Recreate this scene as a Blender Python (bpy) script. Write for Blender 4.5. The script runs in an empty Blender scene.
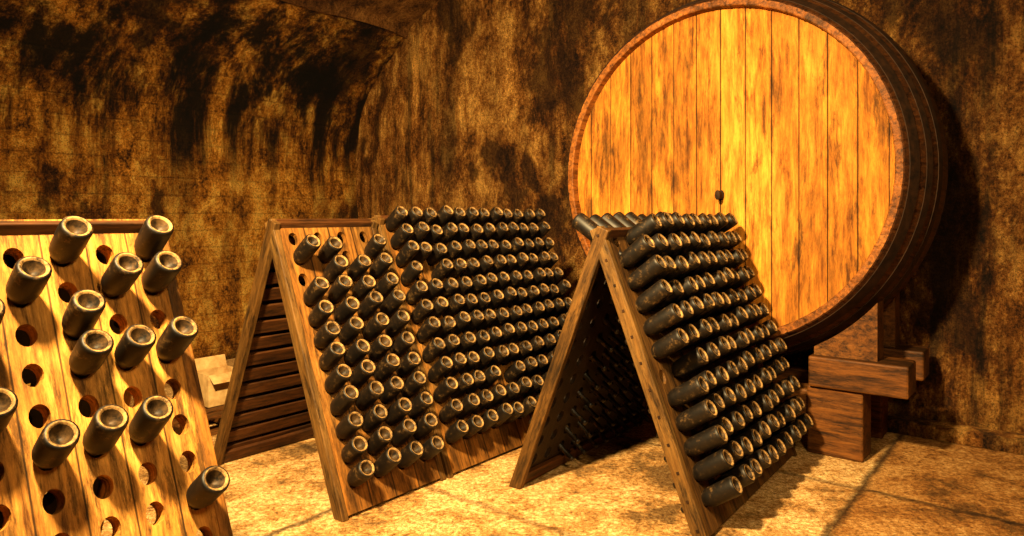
import bpy, bmesh, math, random
from mathutils import Vector, Matrix
random.seed(7)
S=bpy.context.scene
S.view_settings.view_transform='Standard'
S.view_settings.look='None'
S.view_settings.exposure=0.0
COL=S.collection

def lin(r,g,b):
    f=lambda c:(c/255/12.92) if c/255<=0.04045 else ((c/255+0.055)/1.055)**2.4
    return (f(r),f(g),f(b),1)

# ------------------------------------------------------------ node helpers
class NT:
    def __init__(s,name):
        s.m=bpy.data.materials.new(name); s.m.use_nodes=True
        s.t=s.m.node_tree; s.n=s.t.nodes; s.l=s.t.links
        s.b=s.n['Principled BSDF']
        s.tc=s.n.new('ShaderNodeTexCoord').outputs['Object']
        s.b.inputs['Specular IOR Level'].default_value=0.2
    def link(s,a,b): s.l.new(a,b)
    def mapping(s,scale,loc=(0,0,0),src=None):
        n=s.n.new('ShaderNodeMapping'); n.inputs['Scale'].default_value=scale
        n.inputs['Location'].default_value=loc
        s.link(src or s.tc,n.inputs['Vector']); return n.outputs[0]
    def noise(s,vec,scale,detail=6,rough=.6,dist=0):
        n=s.n.new('ShaderNodeTexNoise'); n.inputs['Scale'].default_value=scale
        n.inputs['Detail'].default_value=detail; n.inputs['Roughness'].default_value=rough
        n.inputs['Distortion'].default_value=dist
        s.link(vec,n.inputs['Vector']); return n.outputs['Fac']
    def ramp(s,fac,stops,interp='LINEAR'):
        n=s.n.new('ShaderNodeValToRGB'); r=n.color_ramp; r.interpolation=interp
        while len(r.elements)<len(stops): r.elements.new(0.5)
        for e,(p,c) in zip(r.elements,stops):
            e.position=p; e.color=c if len(c)==4 else (*c,1)
        s.link(fac,n.inputs[0]); return n.outputs[0]
    def mix(s,a,b,fac=1.0,mode='MIX'):
        n=s.n.new('ShaderNodeMix'); n.data_type='RGBA'; n.blend_type=mode; n.clamp_result=False
        for i,v in ((0,fac),(6,a),(7,b)):
            if hasattr(v,'is_output'): s.link(v,n.inputs[i])
            else: n.inputs[i].default_value=v
        return n.outputs[2]
    def math(s,op,a,b=0.0,c=None):
        n=s.n.new('ShaderNodeMath'); n.operation=op
        for i,v in enumerate((a,b,c)):
            if v is None: continue
            if hasattr(v,'is_output'): s.link(v,n.inputs[i])
            else: n.inputs[i].default_value=v
        return n.outputs[0]
    def sep(s,vec=None):
        n=s.n.new('ShaderNodeSeparateXYZ'); s.link(vec or s.tc,n.inputs[0]); return n.outputs
    def bump(s,h,strength=.5,dist=.01):
        n=s.n.new('ShaderNodeBump'); n.inputs['Strength'].default_value=strength
        n.inputs['Distance'].default_value=dist
        s.link(h,n.inputs['Height']); s.link(n.outputs[0],s.b.inputs['Normal'])
    def out(s,col,rough=.8):
        if hasattr(col,'is_output'): s.link(col,s.b.inputs['Base Color'])
        else: s.b.inputs['Base Color'].default_value=col
        s.b.inputs['Roughness'].default_value=rough
        return s.m
g=lambda v:(v,v,v,1)
def wm(v): return (min(1,v*1.15),v*.95,v*.7,1)

def mat_wall(name,c0,c1,c2,streak,lo=.42,hi=.62,off=(0,0,0),bands=0.0,stain=(.455,.52),stv=.13,high=None,ssc=3.4):
    k=NT(name)
    fine=k.noise(k.mapping((1,1,.9),off),38,10,.85)
    mid=k.noise(k.mapping((1,1,.6),off),5,13,.8,.1)
    f=k.math('ADD',k.math('MULTIPLY',fine,.4),k.math('MULTIPLY',mid,.6))
    col=k.ramp(f,[(.42,c0),(.49,c1),(.57,c2)])
    big=k.noise(k.mapping((1,1,.6),off),1.1,15,.70,.25)
    col=k.mix(col,k.ramp(big,[(stain[0],wm(stv)),((stain[0]+stain[1])/2,wm(.5)),(stain[1],g(1.0)),(.64,g(1.45))]),1,'MULTIPLY')
    st=k.noise(k.mapping((1,1,.08),off),ssc,12,.74,.2)
    patch=k.noise(k.mapping((1,1,.5),(off[0]+9,off[1],off[2])),.8,4,.6)
    pr_=k.ramp(patch,[(.38,g(.25)),(.56,g(1))])
    z=k.sep()[2]
    if high:   # dark drip stains in a height band, with painted shade for the vault curve
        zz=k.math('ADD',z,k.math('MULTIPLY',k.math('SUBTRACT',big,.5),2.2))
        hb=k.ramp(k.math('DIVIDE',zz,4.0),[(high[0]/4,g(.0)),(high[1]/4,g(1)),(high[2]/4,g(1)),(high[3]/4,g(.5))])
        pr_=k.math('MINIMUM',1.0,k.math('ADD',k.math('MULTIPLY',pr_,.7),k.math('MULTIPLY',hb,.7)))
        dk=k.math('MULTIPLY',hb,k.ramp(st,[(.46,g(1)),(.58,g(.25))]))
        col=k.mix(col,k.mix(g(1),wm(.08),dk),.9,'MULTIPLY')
    sfac=k.math('MULTIPLY',pr_,streak)
    col=k.mix(col,k.ramp(st,[(lo,wm(.07)),((lo+hi)/2,wm(.6)),(hi,g(1.2))]),sfac,'MULTIPLY')
    sp=k.noise(k.mapping((1,1,1),off),75,4,.85)
    col=k.mix(col,k.ramp(sp,[(.42,g(.15)),(.47,g(1))]),.8,'MULTIPLY')
    h=k.math('ADD',fine,k.math('MULTIPLY',mid,2.2))
    if bands:
        zz=k.math('FRACT',k.math('MULTIPLY',k.math('ADD',z,k.math('MULTIPLY',mid,.05)),6.0))
        line=k.ramp(zz,[(0,g(0)),(.08,g(1)),(.92,g(1)),(1,g(0))])
        col=k.mix(col,k.mix(line,g(1),.35),bands,'MULTIPLY')
        h=k.math('ADD',h,k.math('MULTIPLY',line,.3))
    k.bump(h,1.0,.09)
    return k.out(col,.92)

def mat_wood(name,cd,cl,grain='Y',fr=1.0,plank=None,dirt=.6,rough=.6,off=0.0,pvar=(.75,1.15),seam=.02,seamd=.15,fleck=.6,lo=.36,flk=(.37,.45)):
    k=NT(name)
    sc={'X':(.10,1,1),'Y':(1,.10,1),'Z':(1,1,.10)}[grain]
    v=k.mapping(sc,(off,off,off))
    n1=k.noise(v,34*fr,10,.78,.4)
    col=k.ramp(n1,[(.36,cd),(.6,cl)])
    v2=k.mapping({'X':(.3,1,1),'Y':(1,.3,1),'Z':(1,1,.3)}[grain],(off+3,off,1))
    n2=k.noise(v2,3.4*fr,12,.78,.3)
    col=k.mix(col,k.ramp(n2,[(lo,wm(.12)),(.5,wm(.8)),(.64,g(1.3))]),dirt,'MULTIPLY')
    v3=k.mapping({'X':(.16,1,1),'Y':(1,.16,1),'Z':(1,1,.16)}[grain],(off+8,off,4))
    n3=k.noise(v3,17*fr,8,.78,.3)
    col=k.mix(col,k.ramp(n3,[(flk[0],g(.12)),(flk[1],g(1))]),fleck,'MULTIPLY')
    if plank:
        w,x0=plank
        x=k.sep()[0]
        q=k.math('DIVIDE',k.math('SUBTRACT',x,x0),w)
        fl=k.math('FLOOR',q)
        wn=k.n.new('ShaderNodeTexWhiteNoise'); wn.noise_dimensions='1D'
        k.link(k.math('ADD',fl,.37),wn.inputs['W'])
        col=k.mix(col,k.ramp(wn.outputs['Value'],[(0,g(pvar[0])),(1,g(pvar[1]))]),1,'MULTIPLY')
        fr_=k.math('FRACT',q)
        dd=k.math('MINIMUM',fr_,k.math('SUBTRACT',1.0,fr_))
        col=k.mix(col,k.ramp(dd,[(0,g(seamd)),(seam,g(seamd*1.6)),(seam*2.2,g(1))]),1,'MULTIPLY')
    k.bump(n1,.5,.005)
    return k.out(col,rough)

M={}
M['wall_back']=mat_wall('plaster_back',lin(54,28,7),lin(166,106,40),lin(244,188,98),.85,.42,.58,stain=(.44,.50),stv=.18)
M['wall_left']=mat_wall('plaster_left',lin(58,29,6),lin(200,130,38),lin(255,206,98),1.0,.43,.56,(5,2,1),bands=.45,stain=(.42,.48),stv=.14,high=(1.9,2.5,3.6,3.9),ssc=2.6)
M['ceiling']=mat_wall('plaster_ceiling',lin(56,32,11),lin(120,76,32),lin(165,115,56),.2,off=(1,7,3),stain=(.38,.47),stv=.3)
M['rackL']=mat_wood('rack_pine',lin(88,54,18),lin(214,156,74),plank=(.118,.104),dirt=.88,rough=.7,seam=.014,flk=(.41,.48),fleck=.75)
M['rackM']=mat_wood('rack_wood_brown',lin(44,28,10),lin(140,98,44),plank=(.158,.031),dirt=.95,off=4,fleck=.85)
M['rackR']=mat_wood('rack_wood_dark',lin(34,22,10),lin(98,70,34),plank=(.18,.03),dirt=.9,off=9)
M['stile']=mat_wood('rack_stile_wood',lin(34,24,10),lin(106,78,38),dirt=.9,off=2,fleck=.8)
M['stileL']=mat_wood('rack_stile_pine',lin(72,44,15),lin(176,124,56),dirt=.85,off=2)
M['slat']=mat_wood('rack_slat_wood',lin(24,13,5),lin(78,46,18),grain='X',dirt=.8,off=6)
M['inner_shade']=mat_wood('rack_shaded_wood',lin(14,8,4),lin(36,22,10),dirt=.8,off=6)  # darker than the front boards: shade inside the racks painted into the wood
M['head']=mat_wood('cask_head_oak',lin(116,66,12),lin(222,150,52),fr=.75,plank=(.166,-1.12),dirt=.88,rough=.78,off=1,pvar=(.72,1.1),seam=.016,seamd=.18,fleck=.72,lo=.36,flk=(.38,.46))
M['stave']=mat_wood('cask_stave_oak',lin(22,11,4),lin(80,46,18),grain='Z',dirt=.7,rough=.65)
M['rim']=mat_wood('cask_rim_oak',lin(64,36,12),lin(158,100,42),grain='Z',dirt=.9,off=7,fleck=.75)
M['beam']=mat_wood('beam_wood',lin(28,15,6),lin(116,74,30),grain='X',dirt=.9,off=11,fleck=.85)
k=NT('hoop_iron'); n=k.noise(k.tc,20); M['iron']=k.out(k.ramp(n,[(.3,lin(20,11,5)),(.7,lin(54,32,15))]),.75); k.b.inputs['Metallic'].default_value=.15
k=NT('bottle_glass'); n=k.noise(k.tc,22,10,.8)
M['glass']=k.out(k.ramp(n,[(.43,lin(8,5,3)),(.55,lin(22,14,7)),(.66,lin(96,72,40))]),.5); k.b.inputs['Specular IOR Level'].default_value=.32
k=NT('bottle_base_dusty'); n=k.noise(k.tc,34,8,.8)
M['base']=k.out(k.ramp(n,[(.40,lin(48,34,18)),(.6,lin(170,132,80))]),.65)
k=NT('bottle_punt'); n=k.noise(k.tc,34,6,.75)
M['punt']=k.out(k.ramp(n,[(.40,lin(12,8,4)),(.66,lin(80,58,32))]),.55)
k=NT('cardboard'); n=k.noise(k.tc,12); M['card']=k.out(k.ramp(n,[(.3,lin(160,120,70)),(.7,lin(225,190,130))]),.8)

# floor
k=NT('concrete_floor')
f1=k.noise(k.tc,34,12,.88); f2=k.noise(k.tc,1.9,14,.76,.2)
col=k.ramp(f1,[(.40,lin(88,58,26)),(.49,lin(196,150,88)),(.59,lin(250,220,162))])
col=k.mix(col,k.ramp(f2,[(.41,wm(.2)),(.48,wm(.65)),(.54,g(1)),(.66,g(1.3))]),.95,'MULTIPLY')
rot=k.n.new('ShaderNodeMapping'); rot.vector_type='POINT'; rot.inputs['Rotation'].default_value=(0,0,math.radians(38)); k.link(k.tc,rot.inputs[0])
wob=k.math('MULTIPLY',k.math('SUBTRACT',k.noise(k.tc,5,8,.75),.5),.10)
xyz=k.sep(rot.outputs[0])
def joint(ax,per,off):
    q=k.math('FRACT',k.math('DIVIDE',k.math('ADD',k.math('ADD',xyz[ax],wob),off),per))
    d=k.math('MULTIPLY',k.math('MINIMUM',q,k.math('SUBTRACT',1.0,q)),per)
    return k.ramp(d,[(0,g(.05)),(.008,g(.15)),(.035,g(1))])
jx=joint(0,2.0,.83); jy=joint(1,1.4,-4.07)
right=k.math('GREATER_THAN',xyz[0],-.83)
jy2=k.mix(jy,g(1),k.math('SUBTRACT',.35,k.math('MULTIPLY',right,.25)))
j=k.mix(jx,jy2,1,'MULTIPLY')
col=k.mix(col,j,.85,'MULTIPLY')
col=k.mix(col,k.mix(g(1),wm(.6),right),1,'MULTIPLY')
sp=k.noise(k.tc,80,4,.85)
col=k.mix(col,k.ramp(sp,[(.41,g(.2)),(.47,g(1))]),.8,'MULTIPLY')
k.bump(k.math('ADD',f1,k.math('MULTIPLY',j,1.0)),.6,.015)
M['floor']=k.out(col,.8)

# ------------------------------------------------------------ mesh helpers
def mesh_obj(name,verts,faces,mats,fm=None,smooth=False,parent=None,mw=None):
    me=bpy.data.meshes.new(name); me.from_pydata([tuple(v) for v in verts],[],faces)
    for m in mats: me.materials.append(m)
    if fm: me.polygons.foreach_set('material_index',fm)
    if smooth is True: me.polygons.foreach_set('use_smooth',[True]*len(me.polygons))
    me.update()
    o=bpy.data.objects.new(name,me); COL.objects.link(o)
    if mw is not None: o.matrix_world=mw
    if parent:
        o.parent=parent; o.matrix_parent_inverse=Matrix.Translation(-parent.location)
    return o
def empty(name,loc):
    e=bpy.data.objects.new(name,None); e.location=loc; e.empty_display_size=.2; COL.objects.link(e); return e
class MB:
    def __init__(s): s.v=[];s.f=[];s.m=[]
    def box(s,x0,x1,y0,y1,z0,z1,mi=0):
        b=len(s.v)
        s.v+=[(x0,y0,z0),(x1,y0,z0),(x1,y1,z0),(x0,y1,z0),(x0,y0,z1),(x1,y0,z1),(x1,y1,z1),(x0,y1,z1)]
        for q in ((3,2,1,0),(4,5,6,7),(0,1,5,4),(1,2,6,5),(2,3,7,6),(3,0,4,7)):
            s.f.append(tuple(b+i for i in q)); s.m.append(mi)
    def quad(s,a,b,c,d,mi=0):
        n=len(s.v); s.v+=[a,b,c,d]; s.f.append((n,n+1,n+2,n+3)); s.m.append(mi)
def bev(o,w=.006,seg=2):
    m=o.modifiers.new('bevel','BEVEL'); m.width=w; m.segments=seg; m.limit_method='ANGLE'; return o

# ------------------------------------------------------------ room frame
A=math.radians(38)
U=Vector((math.cos(A),-math.sin(A),0)); N=Vector((math.sin(A),math.cos(A),0)); Z=Vector((0,0,1))
W=Vector((2.3,4.6,0))+N*.36
corner=W-U*5.60
def P(k,m,z): # k along U from corner, m back from the end wall
    return corner+U*k-N*m+Z*z
def grid(name,fn,nu,nv,mat,disp=0.0,flip=False):
    vs=[];fs=[]
    for i in range(nu+1):
        for j in range(nv+1):
            p=fn(i/nu,j/nv); vs.append(p)
    for i in range(nu):
        for j in range(nv):
            a=i*(nv+1)+j; q=(a,a+nv+1,a+nv+2,a+1)
            fs.append(q[::-1] if flip else q)
    return mesh_obj(name,vs,fs,[mat],smooth=True)
from mathutils import noise as mn
RW=9.5; RL=13.4; CR=3.9; SPR=2.1; EW=2.6; EH=1.8
sec_wall=[(0,z) for z in (0,.5,1,1.5,2.1)]
th_step=math.acos(1-.88/EW)
for i in range(1,13):
    th=th_step*i/12; sec_wall.append((EW-EW*math.cos(th),SPR+EH*math.sin(th)))
e0=sec_wall[-1]
sec_wall.append((e0[0]+.04,e0[1]-.0))
sec_ceil=[(e0[0]+.04,e0[1]-.0),(e0[0]+.08,e0[1]+.11)]
for i in range(1,10):
    th=th_step+(math.pi/2-th_step)*i/9; sec_ceil.append((EW-EW*math.cos(th)+.05,SPR+EH*math.sin(th)+.09))
for i in range(1,6): sec_ceil.append((EW+.05+(RW-EW)*i/5,CR+.09))
def sweep(name,sec,mat,amp,nm=150,sub=4):
    s2=[]
    for a,b in zip(sec[:-1],sec[1:]):
        for t in range(sub): s2.append((a[0]+(b[0]-a[0])*t/sub,a[1]+(b[1]-a[1])*t/sub))
    s2.append(sec[-1])
    vs=[];fs=[];ns=len(s2)
    for i in range(nm+1):
        m=RL*i/nm-.05
        for (o,z) in s2:
            p=P(o,m,z); d=(mn.noise(p*1.3)+.4*mn.noise(p*3.1)+.15*mn.noise(p*7))*amp
            p=p+U*d*(.9 if z>.05 else 0)+Z*((d*.5-.3*abs(d)) if z>SPR else 0)
            vs.append(p)
    for i in range(nm):
        for j in range(ns-1):
            a=i*ns+j; fs.append((a,a+ns,a+ns+1,a+1))
    return mesh_obj(name,vs,fs,[mat],smooth=True)
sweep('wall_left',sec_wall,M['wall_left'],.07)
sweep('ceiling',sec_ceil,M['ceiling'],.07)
grid('wall_back',lambda a,b:P(-.3+(RW+.3)*a,-0.0-(.03*mn.noise(P(RW*a,0,4*b)*2)+.02*mn.noise(P(RW*a,0,4*b)*6)+.03),4.2*b),140,70,M['wall_back'])
grid('wall_right',lambda a,b:P(RW,RL*a,4.2*b),4,4,M['wall_back'])
grid('floor',lambda a,b:P(-.3+(RW+.6)*a,-.3+(RL+.3)*b,0),8,8,M['floor'],flip=True)
mb=MB(); mb.box(2.6,RW-.02,-.02,.16,0,.09)
o=mesh_obj('baseboard_back',[P(v[0],v[1],v[2]) for v in mb.v],[f[::-1] for f in mb.f],[M['wall_back']]); bev(o,.015,2)

# ------------------------------------------------------------ bottles
def bottle_profile(pr):
    # (s along axis outward from hole, radius); pr = how far it stands out
    return [(-.15,.0155),(-.135,.0185),(-.128,.0155),(-.06,.017),(-.03,.022),(0,.033),(.025,.046),(.045,.0500),(pr-.015,.0515),(pr-.005,.0500),(pr,.0455),(pr+.0005,.0425)],\
           [(pr+.0005,.0425),(pr+.001,.040),(pr-.001,.037),(pr-.006,.033)],[(pr-.006,.033),(pr-.020,.023),(pr-.034,.010),(pr-.036,.0)]
SEG=20
def add_bottle(B,mw,sc=1.0,elev=20,slide=0,pr=.14):
    ax=Vector((random.uniform(-.05,.05),math.sin(math.radians(elev+random.uniform(-3,3))),math.cos(math.radians(elev)))).normalized()
    e1=Vector((1,0,0)); e2=ax.cross(e1).normalized(); e1=e2.cross(ax)
    ph=random.random()*6
    for mi,prof in enumerate(bottle_profile(pr+slide)):
        b=len(B.v); n=len(prof)
        for (s_,r) in prof:
            for i in range(SEG):
                t=ph+2*math.pi*i/SEG
                p=ax*(s_*sc)+(e1*math.cos(t)+e2*math.sin(t))*r*sc
                B.v.append(mw@p)
        for j in range(n-1):
            for i in range(SEG):
                i2=(i+1)%SEG
                B.f.append((b+j*SEG+i,b+j*SEG+i2,b+(j+1)*SEG+i2,b+(j+1)*SEG+i)); B.m.append(mi)
        if mi==0:
            B.f.append(tuple(b+i for i in range(SEG))[::-1]); B.m.append(0)

# ------------------------------------------------------------ racks
def panel_mesh(L,H,cols,rows,cp,rp,x0,ytop,R=.037,T=.03):
    """board with real drilled holes; x 0..L, y 0..H, z -T..0"""
    V=[];F=[]
    def addq(a,b,c,d):
        n=len(V); V.extend([a,b,c,d]); F.append((n,n+1,n+2,n+3))
    def both(xa,xb,ya,yb):
        if xb-xa<1e-5 or yb-ya<1e-5: return
        addq((xa,ya,0),(xb,ya,0),(xb,yb,0),(xa,yb,0))
        addq((xa,yb,-T),(xb,yb,-T),(xb,ya,-T),(xa,ya,-T))
    gx0=x0-cp/2; gx1=gx0+cols*cp; gy1=H-ytop+rp/2; gy0=gy1-rows*rp
    both(0,L,gy1,H); both(0,L,0,gy0); both(0,gx0,gy0,gy1); both(gx1,L,gy0,gy1)
    K=16
    for c in range(cols):
        for r in range(rows):
            cx=x0+c*cp; cy=H-ytop-r*rp
            hi=[];ou=[]
            for i in range(K):
                t=2*math.pi*i/K; a,b=math.cos(t),math.sin(t); m=max(abs(a),abs(b))
                hi.append((cx+a*R,cy+b*R*1.22)); ou.append((cx+a/m*cp/2,cy+b/m*rp/2))
            for i in range(K):
                q=(i+1)%K
                addq((*hi[i],0),(*ou[i],0),(*ou[q],0),(*hi[q],0))
                addq((*hi[q],-T),(*ou[q],-T),(*ou[i],-T),(*hi[i],-T))
                addq((*hi[i],-T),(*hi[i],0),(*hi[q],0),(*hi[q],-T))
    addq((0,0,-T),(0,0,0),(0,H,0),(0,H,-T)); addq((L,0,0),(L,0,-T),(L,H,-T),(L,H,0))
    addq((0,0,-T),(L,0,-T),(L,0,0),(0,0,0)); addq((0,H,0),(L,H,0),(L,H,-T),(0,H,-T))
    return V,F

def rack(apex,d,L,H,s,cols,rows,cp,rp,x0,ytop,mat,front,back,slats=False,sc=1.0,stile_mat=None,bolts=False,R=.034,pr=.14,elev=20,T=.03):
    d=Vector((d[0],d[1],0)).normalized(); o=Vector((d.y,-d.x,0)); apex=Vector((apex[0],apex[1],0))
    Ls=math.hypot(H,s)
    e=empty('riddling_rack',apex+d*L/2)
    stile_mat=stile_mat or M['stile']
    B=MB()
    TH=.065
    for side in (0,1):
        if side==0: x=d; out=o; org=apex+out*s
        else: x=-d; out=-o; org=apex+d*L+out*s
        y=(Z*H-out*s).normalized(); zz=x.cross(y)
        mw=Matrix(((x.x,y.x,zz.x,org.x),(x.y,y.y,zz.y,org.y),(x.z,y.z,zz.z,org.z),(0,0,0,1)))
        tag='front' if side==0 else 'back'
        xs=x0 if side==0 else L-x0-(cols-1)*cp
        lift=.018
        if side==1 and slats:
            mb=MB(); n=15
            for i in range(n):
                yy=.05+i*(Ls-.14)/(n-1)
                mb.box(.03,L-.03,yy,yy+.075,-.034+random.uniform(-.003,.003),-.012)
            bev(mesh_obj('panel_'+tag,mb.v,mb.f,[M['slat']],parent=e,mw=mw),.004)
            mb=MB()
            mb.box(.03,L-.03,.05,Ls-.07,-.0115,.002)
            mesh_obj('backing_'+tag,mb.v,mb.f,[M['inner_shade']],parent=e,mw=mw)
        else:
            V,F=panel_mesh(L-.07,Ls-lift-.03,cols,rows,cp,rp,xs-.035,ytop-.03,R=R,T=T)
            V=[(v[0]+.035,v[1]+lift,v[2]) for v in V]
            mesh_obj('panel_'+tag,V,F,[mat if side==0 else M['inner_shade']],parent=e,mw=mw)
        mb=MB()
        mb.box(0,.038,0,Ls-.02,-TH,.004); mb.box(L-.038,L,0,Ls-.02,-TH,.004)
        bev(mesh_obj('stiles_'+tag,mb.v,mb.f,[stile_mat],parent=e,mw=mw),.005)
        mb=MB(); mb.box(.038,L-.038,Ls-.07,Ls-.02,-.055,-.031); mb.box(.038,L-.038,.03,.10,-.055,-.031)
        bev(mesh_obj('rails_'+tag,mb.v,mb.f,[M['slat']],parent=e,mw=mw),.004)
        if side==0 and bolts:
            mb=MB()
            for i in range(12):
                yy=.06+i*(Ls-.12)/11
                mb.box(-.004,.0,yy-.006,yy+.006,-.034,-.022)
            mesh_obj('nails_'+tag,mb.v,mb.f,[M['iron']],parent=e,mw=mw)
        for c in range(cols):
            for r in range(rows):
                ok=(front if side==0 else back)
                ci=c if side==0 else cols-1-c
                if ok(ci,r):
                    add_bottle(B,mw@Matrix.Translation((xs+c*cp,Ls-ytop-r*rp,0)),sc,elev=elev,slide=random.uniform(-.012,.018),pr=pr)
    if B.v:
        mesh_obj('wine_bottles',B.v,B.f,[M['glass'],M['base'],M['punt']],B.m,smooth=True)
    return e

none=lambda c,r:False
# left, nearest rack: columns counted from its right-hand end
LL=1.30; dL=(.58,.815); dLn=Vector((*dL,0)).normalized()
aL=Vector((-1.150,2.3,0))-dLn*LL
nc=10; x0=LL-.085-(nc-1)*.118
filled={(0,0),(2,0),(0,1),(1,1),(3,1),(2,2),(4,2),(0,3),(1,3),(2,3),(4,4),(1,5),(2,5),(3,5),(5,5),(0,7),(6,3),(7,1),(6,6),(8,4)}
backf={(3,0),(4,0),(6,0)}
rack(aL,dL,LL,1.468,.61,nc,12,.118,.109,x0,.145,M['rackL'],lambda c,r:(nc-1-c,r) in filled,lambda c,r:(nc-1-c,r) in backf,sc=.83,stile_mat=M['stileL'],R=.026,pr=.155,elev=19,T=.052)
# middle pair
dM=Vector((.63,.777,0)).normalized(); aM=Vector((-1.283,3.70,0))
rack(aM,dM,.70,1.455,.62,4,12,.158,.116,.11,.14,M['rackM'],lambda c,r:r>0 and (c,r) not in {(2,1),(0,2)} ,none,slats=True,pr=.17,elev=17,sc=.90,R=.030)
aB=aM+dM*.715
rack(aB,dM,1.56,1.475,.625,12,12,.127,.118,.08,.10,M['rackM'],lambda c,r:(c,r) not in {(1,3),(4,9)},none,slats=True,pr=.175,elev=17,sc=.87,R=.030)
# right rack
rack((.424,3.42),(.60,.80),1.44,1.42,.55,10,12,.136,.115,.11,.10,M['rackR'],lambda c,r:(c,r) not in {(0,0),(0,6)},lambda c,r:(r<1) or c>=2,sc=.87,bolts=True,pr=.215,elev=14,R=.029)

# ------------------------------------------------------------ great cask
Yc=4.6; C=Vector((.2836*Yc,Yc,1.742)); R=1.127; DEP=.93
cask=empty('wine_barrel',C)
mwC=Matrix(((U.x,0,-N.x,C.x),(U.y,0,-N.y,C.y),(0,1,0,C.z),(0,0,0,1)))
def rad(s): return R*(1+.135*math.sin(math.pi*min(max(s/DEP,0),1)))
NS=56
V=[];F=[];FM=[]
prof=[(0,'o')]+[(DEP*i/16,'o') for i in range(1,17)]
sub=[(0.02,-.003),(.10,0),(.5,.0005),(.90,0),(.98,-.003)]
ang=[(2*math.pi*(i+a)/NS,dr) for i in range(NS) for a,dr in sub]
na=len(ang)
rings=[]
def ring(rfun,z,f=1):
    b=len(V)
    for t,dr in ang:
        r=rfun+dr*f; V.append((r*math.cos(t),r*math.sin(t),z+dr*.6*f))
    rings.append(b)
TR=.054
ring(R-TR,-.065,0)
ring(R-TR+.004,-.004)
ring(R-TR+.010,0)
ring(R-.008,0)
for s_,_ in prof[0:]: ring(rad(s_),-max(s_,.006))
ring(R-.1,-DEP)
for j in range(len(rings)-1):
    a,b=rings[j],rings[j+1]
    for i in range(na):
        q=(i+1)%na
        F.append((a+i,a+q,b+q,b+i)); FM.append(0 if j<3 else 1)
mesh_obj('staves',V,F,[M['rim'],M['stave']],FM,parent=cask,mw=mwC)
n=64; V=[((R-.03)*math.cos(2*math.pi*i/n),(R-.03)*math.sin(2*math.pi*i/n),-DEP+.03) for i in range(n)]
mesh_obj('back_head',V,[tuple(range(n))[::-1]],[M['stave']],parent=cask,mw=mwC)
V=[];F=[]
pw=.166; RH=R-TR+.003; x=-1.12
while x<1.12:
    xa=max(x+.001,-RH*.9995); xb=min(x+pw-.001,RH*.9995)
    if xb>xa:
        m=10; top=[]
        for i in range(m+1):
            xx=xa+(xb-xa)*i/m; top.append((xx,math.sqrt(max(RH*RH-xx*xx,0))))
        loop=[(a,-b) for a,b in top]+[(a,b) for a,b in reversed(top)]
        dz=random.uniform(-.002,.002); b0=len(V); L_=len(loop)
        V+=[(a,b,-.065+dz) for a,b in loop]+[(a,b,-.10) for a,b in loop]
        F.append(tuple(range(b0,b0+L_)))
        for i in range(L_):
            q=(i+1)%L_; F.append((b0+i,b0+L_+i,b0+L_+q,b0+q))
    x+=pw
mesh_obj('head_planks',V,F,[M['head']],parent=cask,mw=mwC)
V=[];F=[]
for s0,w in ((.035,.075),(.17,.055),(.29,.055),(.58,.055),(.71,.055),(.82,.075)):
    n=120
    b0=len(V)
    for s_,dr in ((s0,.0),(s0,.004),(s0+w,.004),(s0+w,0)):
        for i in range(n):
            t=2*math.pi*i/n; r=rad(s_)+dr; V.append((r*math.cos(t),r*math.sin(t),-s_))
    for j in range(3):
        for i in range(n):
            q=(i+1)%n; F.append((b0+j*n+i,b0+j*n+q,b0+(j+1)*n+q,b0+(j+1)*n+i))
mesh_obj('hoops',V,F,[M['iron']],parent=cask,mw=mwC)
V=[];F=[];n=20
pr=[(-.065,.026),(-.05,.026),(-.048,.020),(-.01,.017),(-.008,.024),(.012,.024),(.016,0.001)]
for z_,r in pr:
    for i in range(n):
        t=2*math.pi*i/n; V.append((.05+r*math.cos(t)*.7,-.155+r*math.sin(t)*1.3,z_))
for j in range(len(pr)-1):
    for i in range(n):
        q=(i+1)%n; F.append((j*n+i,j*n+q,(j+1)*n+q,(j+1)*n+i))
mesh_obj('spigot',V,F,[M['iron']],parent=cask,mw=mwC)

# ------------------------------------------------------------ cradle under cask
cr=empty('barrel_stand',C+N*.4-Z*1.3)
def cbox(name,t0,t1,s0,s1,z0,z1,mat,b=.012):
    cen=C+U*((t0+t1)/2)+N*((s0+s1)/2); 
    mb=MB(); a=(t1-t0)/2; c=(s1-s0)/2
    mb.box(-a,a,-c,c,z0,z1)
    mw=Matrix(((U.x,N.x,0,cen.x),(U.y,N.y,0,cen.y),(0,0,1,0),(0,0,0,1)))
    return bev(mesh_obj(name,mb.v,mb.f,[mat],parent=cr,mw=mw),b)
ZB=.60
def chock(name,sg,s0,s1,a0,a1):
    V=[];F=[];n=10; rr=max(rad(s0),rad(s1),rad((s0+s1)/2))+.006
    pts=[]
    for i in range(n+1):
        t=a0+(a1-a0)*i/n
        pts.append((t*sg,C.z-math.sqrt(rr*rr-t*t)))
    loop=[(a0*sg,ZB)]+[(a,max(b,ZB+.003)) for a,b in pts]+[(a1*sg,ZB)]
    m=len(loop)
    for s_ in (s0,s1):
        for a,b in loop:
            p=C+U*a+N*s_; V.append((p.x,p.y,b))
    F.append(tuple(range(m))); F.append(tuple(range(m,2*m))[::-1])
    for i in range(m):
        q=(i+1)%m; F.append((i,m+i,m+q,q))
    o=mesh_obj(name,V,F,[M['beam']],parent=cr)
    bm=bmesh.new(); bm.from_mesh(o.data); bmesh.ops.recalc_face_normals(bm,faces=bm.faces); bm.to_mesh(o.data); bm.free()
i=0
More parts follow.
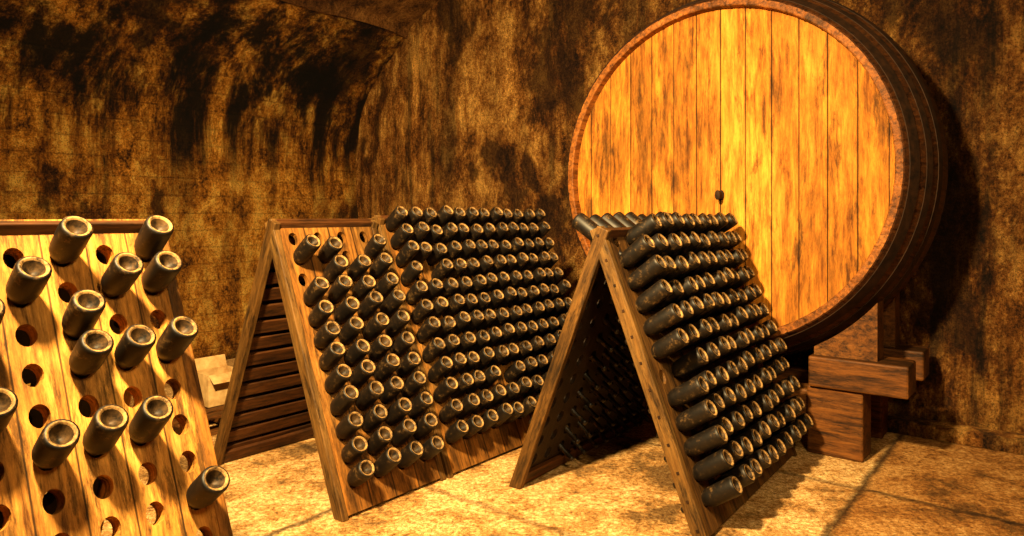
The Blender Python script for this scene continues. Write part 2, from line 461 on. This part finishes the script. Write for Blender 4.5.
for s0,s1 in ((.04,.30),(.60,.84)):
    for sg in (1,-1):
        i+=1
        t=sorted((.60*sg,1.14*sg)); cbox('bearer_%d'%i,t[0],t[1],s0,s1,.415,ZB,M['beam'])
        t=sorted((.585*sg,.90*sg)); cbox('post_%d'%i,t[0],t[1],s0+.03,s1,0,.415,M['beam'])
        chock('chock_%d'%i,sg,s0+.06,s1-.02,.62,.97)
    cbox('cross_beam_%d'%i,-.585,.585,s0+.06,s1-.03,.20,.38,M['beam'])

# ------------------------------------------------------------ things behind the racks
def rbox(name,loc,dims,ang,mat,open_top=False):
    w,d_,h=dims; mb=MB()
    t=.008
    mb.box(-w/2,w/2,-d_/2,-d_/2+t,0,h);mb.box(-w/2,w/2,d_/2-t,d_/2,0,h)
    mb.box(-w/2,-w/2+t,-d_/2+t,d_/2-t,0,h);mb.box(w/2-t,w/2,-d_/2+t,d_/2-t,0,h);mb.box(-w/2+t,w/2-t,-d_/2+t,d_/2-t,0,t)
    mb.quad((-w/2,-d_/2,h),(w/2,-d_/2,h),(w/2,-d_/2-.07,h-.05),(-w/2,-d_/2-.07,h-.05))
    mb.quad((w/2,d_/2,h),(-w/2,d_/2,h),(-w/2,d_/2+.03,h+.08),(w/2,d_/2+.03,h+.08))
    mw=Matrix.Translation(loc)@Matrix.Rotation(ang,4,'Z')
    return mesh_obj(name,mb.v,mb.f,[mat],mw=mw)
rbox('cardboard_box',(-2.10,5.0,0.127),(.26,.22,.22),.9,M['card'])
mb=MB()
for i in range(5): mb.box(-.4,.4,-.32+i*.14,-.23+i*.14,.105,.125)
for xx in (-.36,-.04,.28): mb.box(xx,xx+.08,-.32,.33,.02,.105)
for yy in (-.32,.24): mb.box(-.4,.4,yy,yy+.09,0,.02)
bev(mesh_obj('wooden_pallet',mb.v,mb.f,[M['beam']],mw=Matrix.Translation((-2.12,4.95,0))@Matrix.Rotation(.9,4,'Z')),.004)

# ------------------------------------------------------------ lights
def area(name,loc,tgt,size,power,col,spread=math.pi):
    l=bpy.data.lights.new(name,'AREA'); l.shape='DISK'; l.size=size; l.energy=power; l.color=col; l.spread=spread
    o=bpy.data.objects.new(name,l); COL.objects.link(o); o.location=loc
    o.rotation_euler=(Vector(tgt)-Vector(loc)).to_track_quat('-Z','Y').to_euler(); return o
warm=(1,.695,.30)
area('fill_light',(-1.0,1.1,3.3),(.1,4.4,.9),.30,520,warm,2.5)
area('fill_light',(1.2,.2,3.0),(.4,4,.9),.6,50,warm,2.0)  # added fill to brighten the rack fronts, no known lamp here
w=bpy.data.worlds.new('cellar_ambient'); S.world=w; w.use_nodes=True
w.node_tree.nodes['Background'].inputs[0].default_value=(1,.62,.28,1)
w.node_tree.nodes['Background'].inputs[1].default_value=.06

cam=bpy.data.cameras.new('camera'); co=bpy.data.objects.new('camera',cam); COL.objects.link(co)
co.location=(0,0,1.45); co.rotation_euler=(math.radians(90),0,0)
cam.sensor_width=36; cam.lens=700/1024*36; cam.shift_y=-52/1024; cam.clip_start=.05
S.camera=co
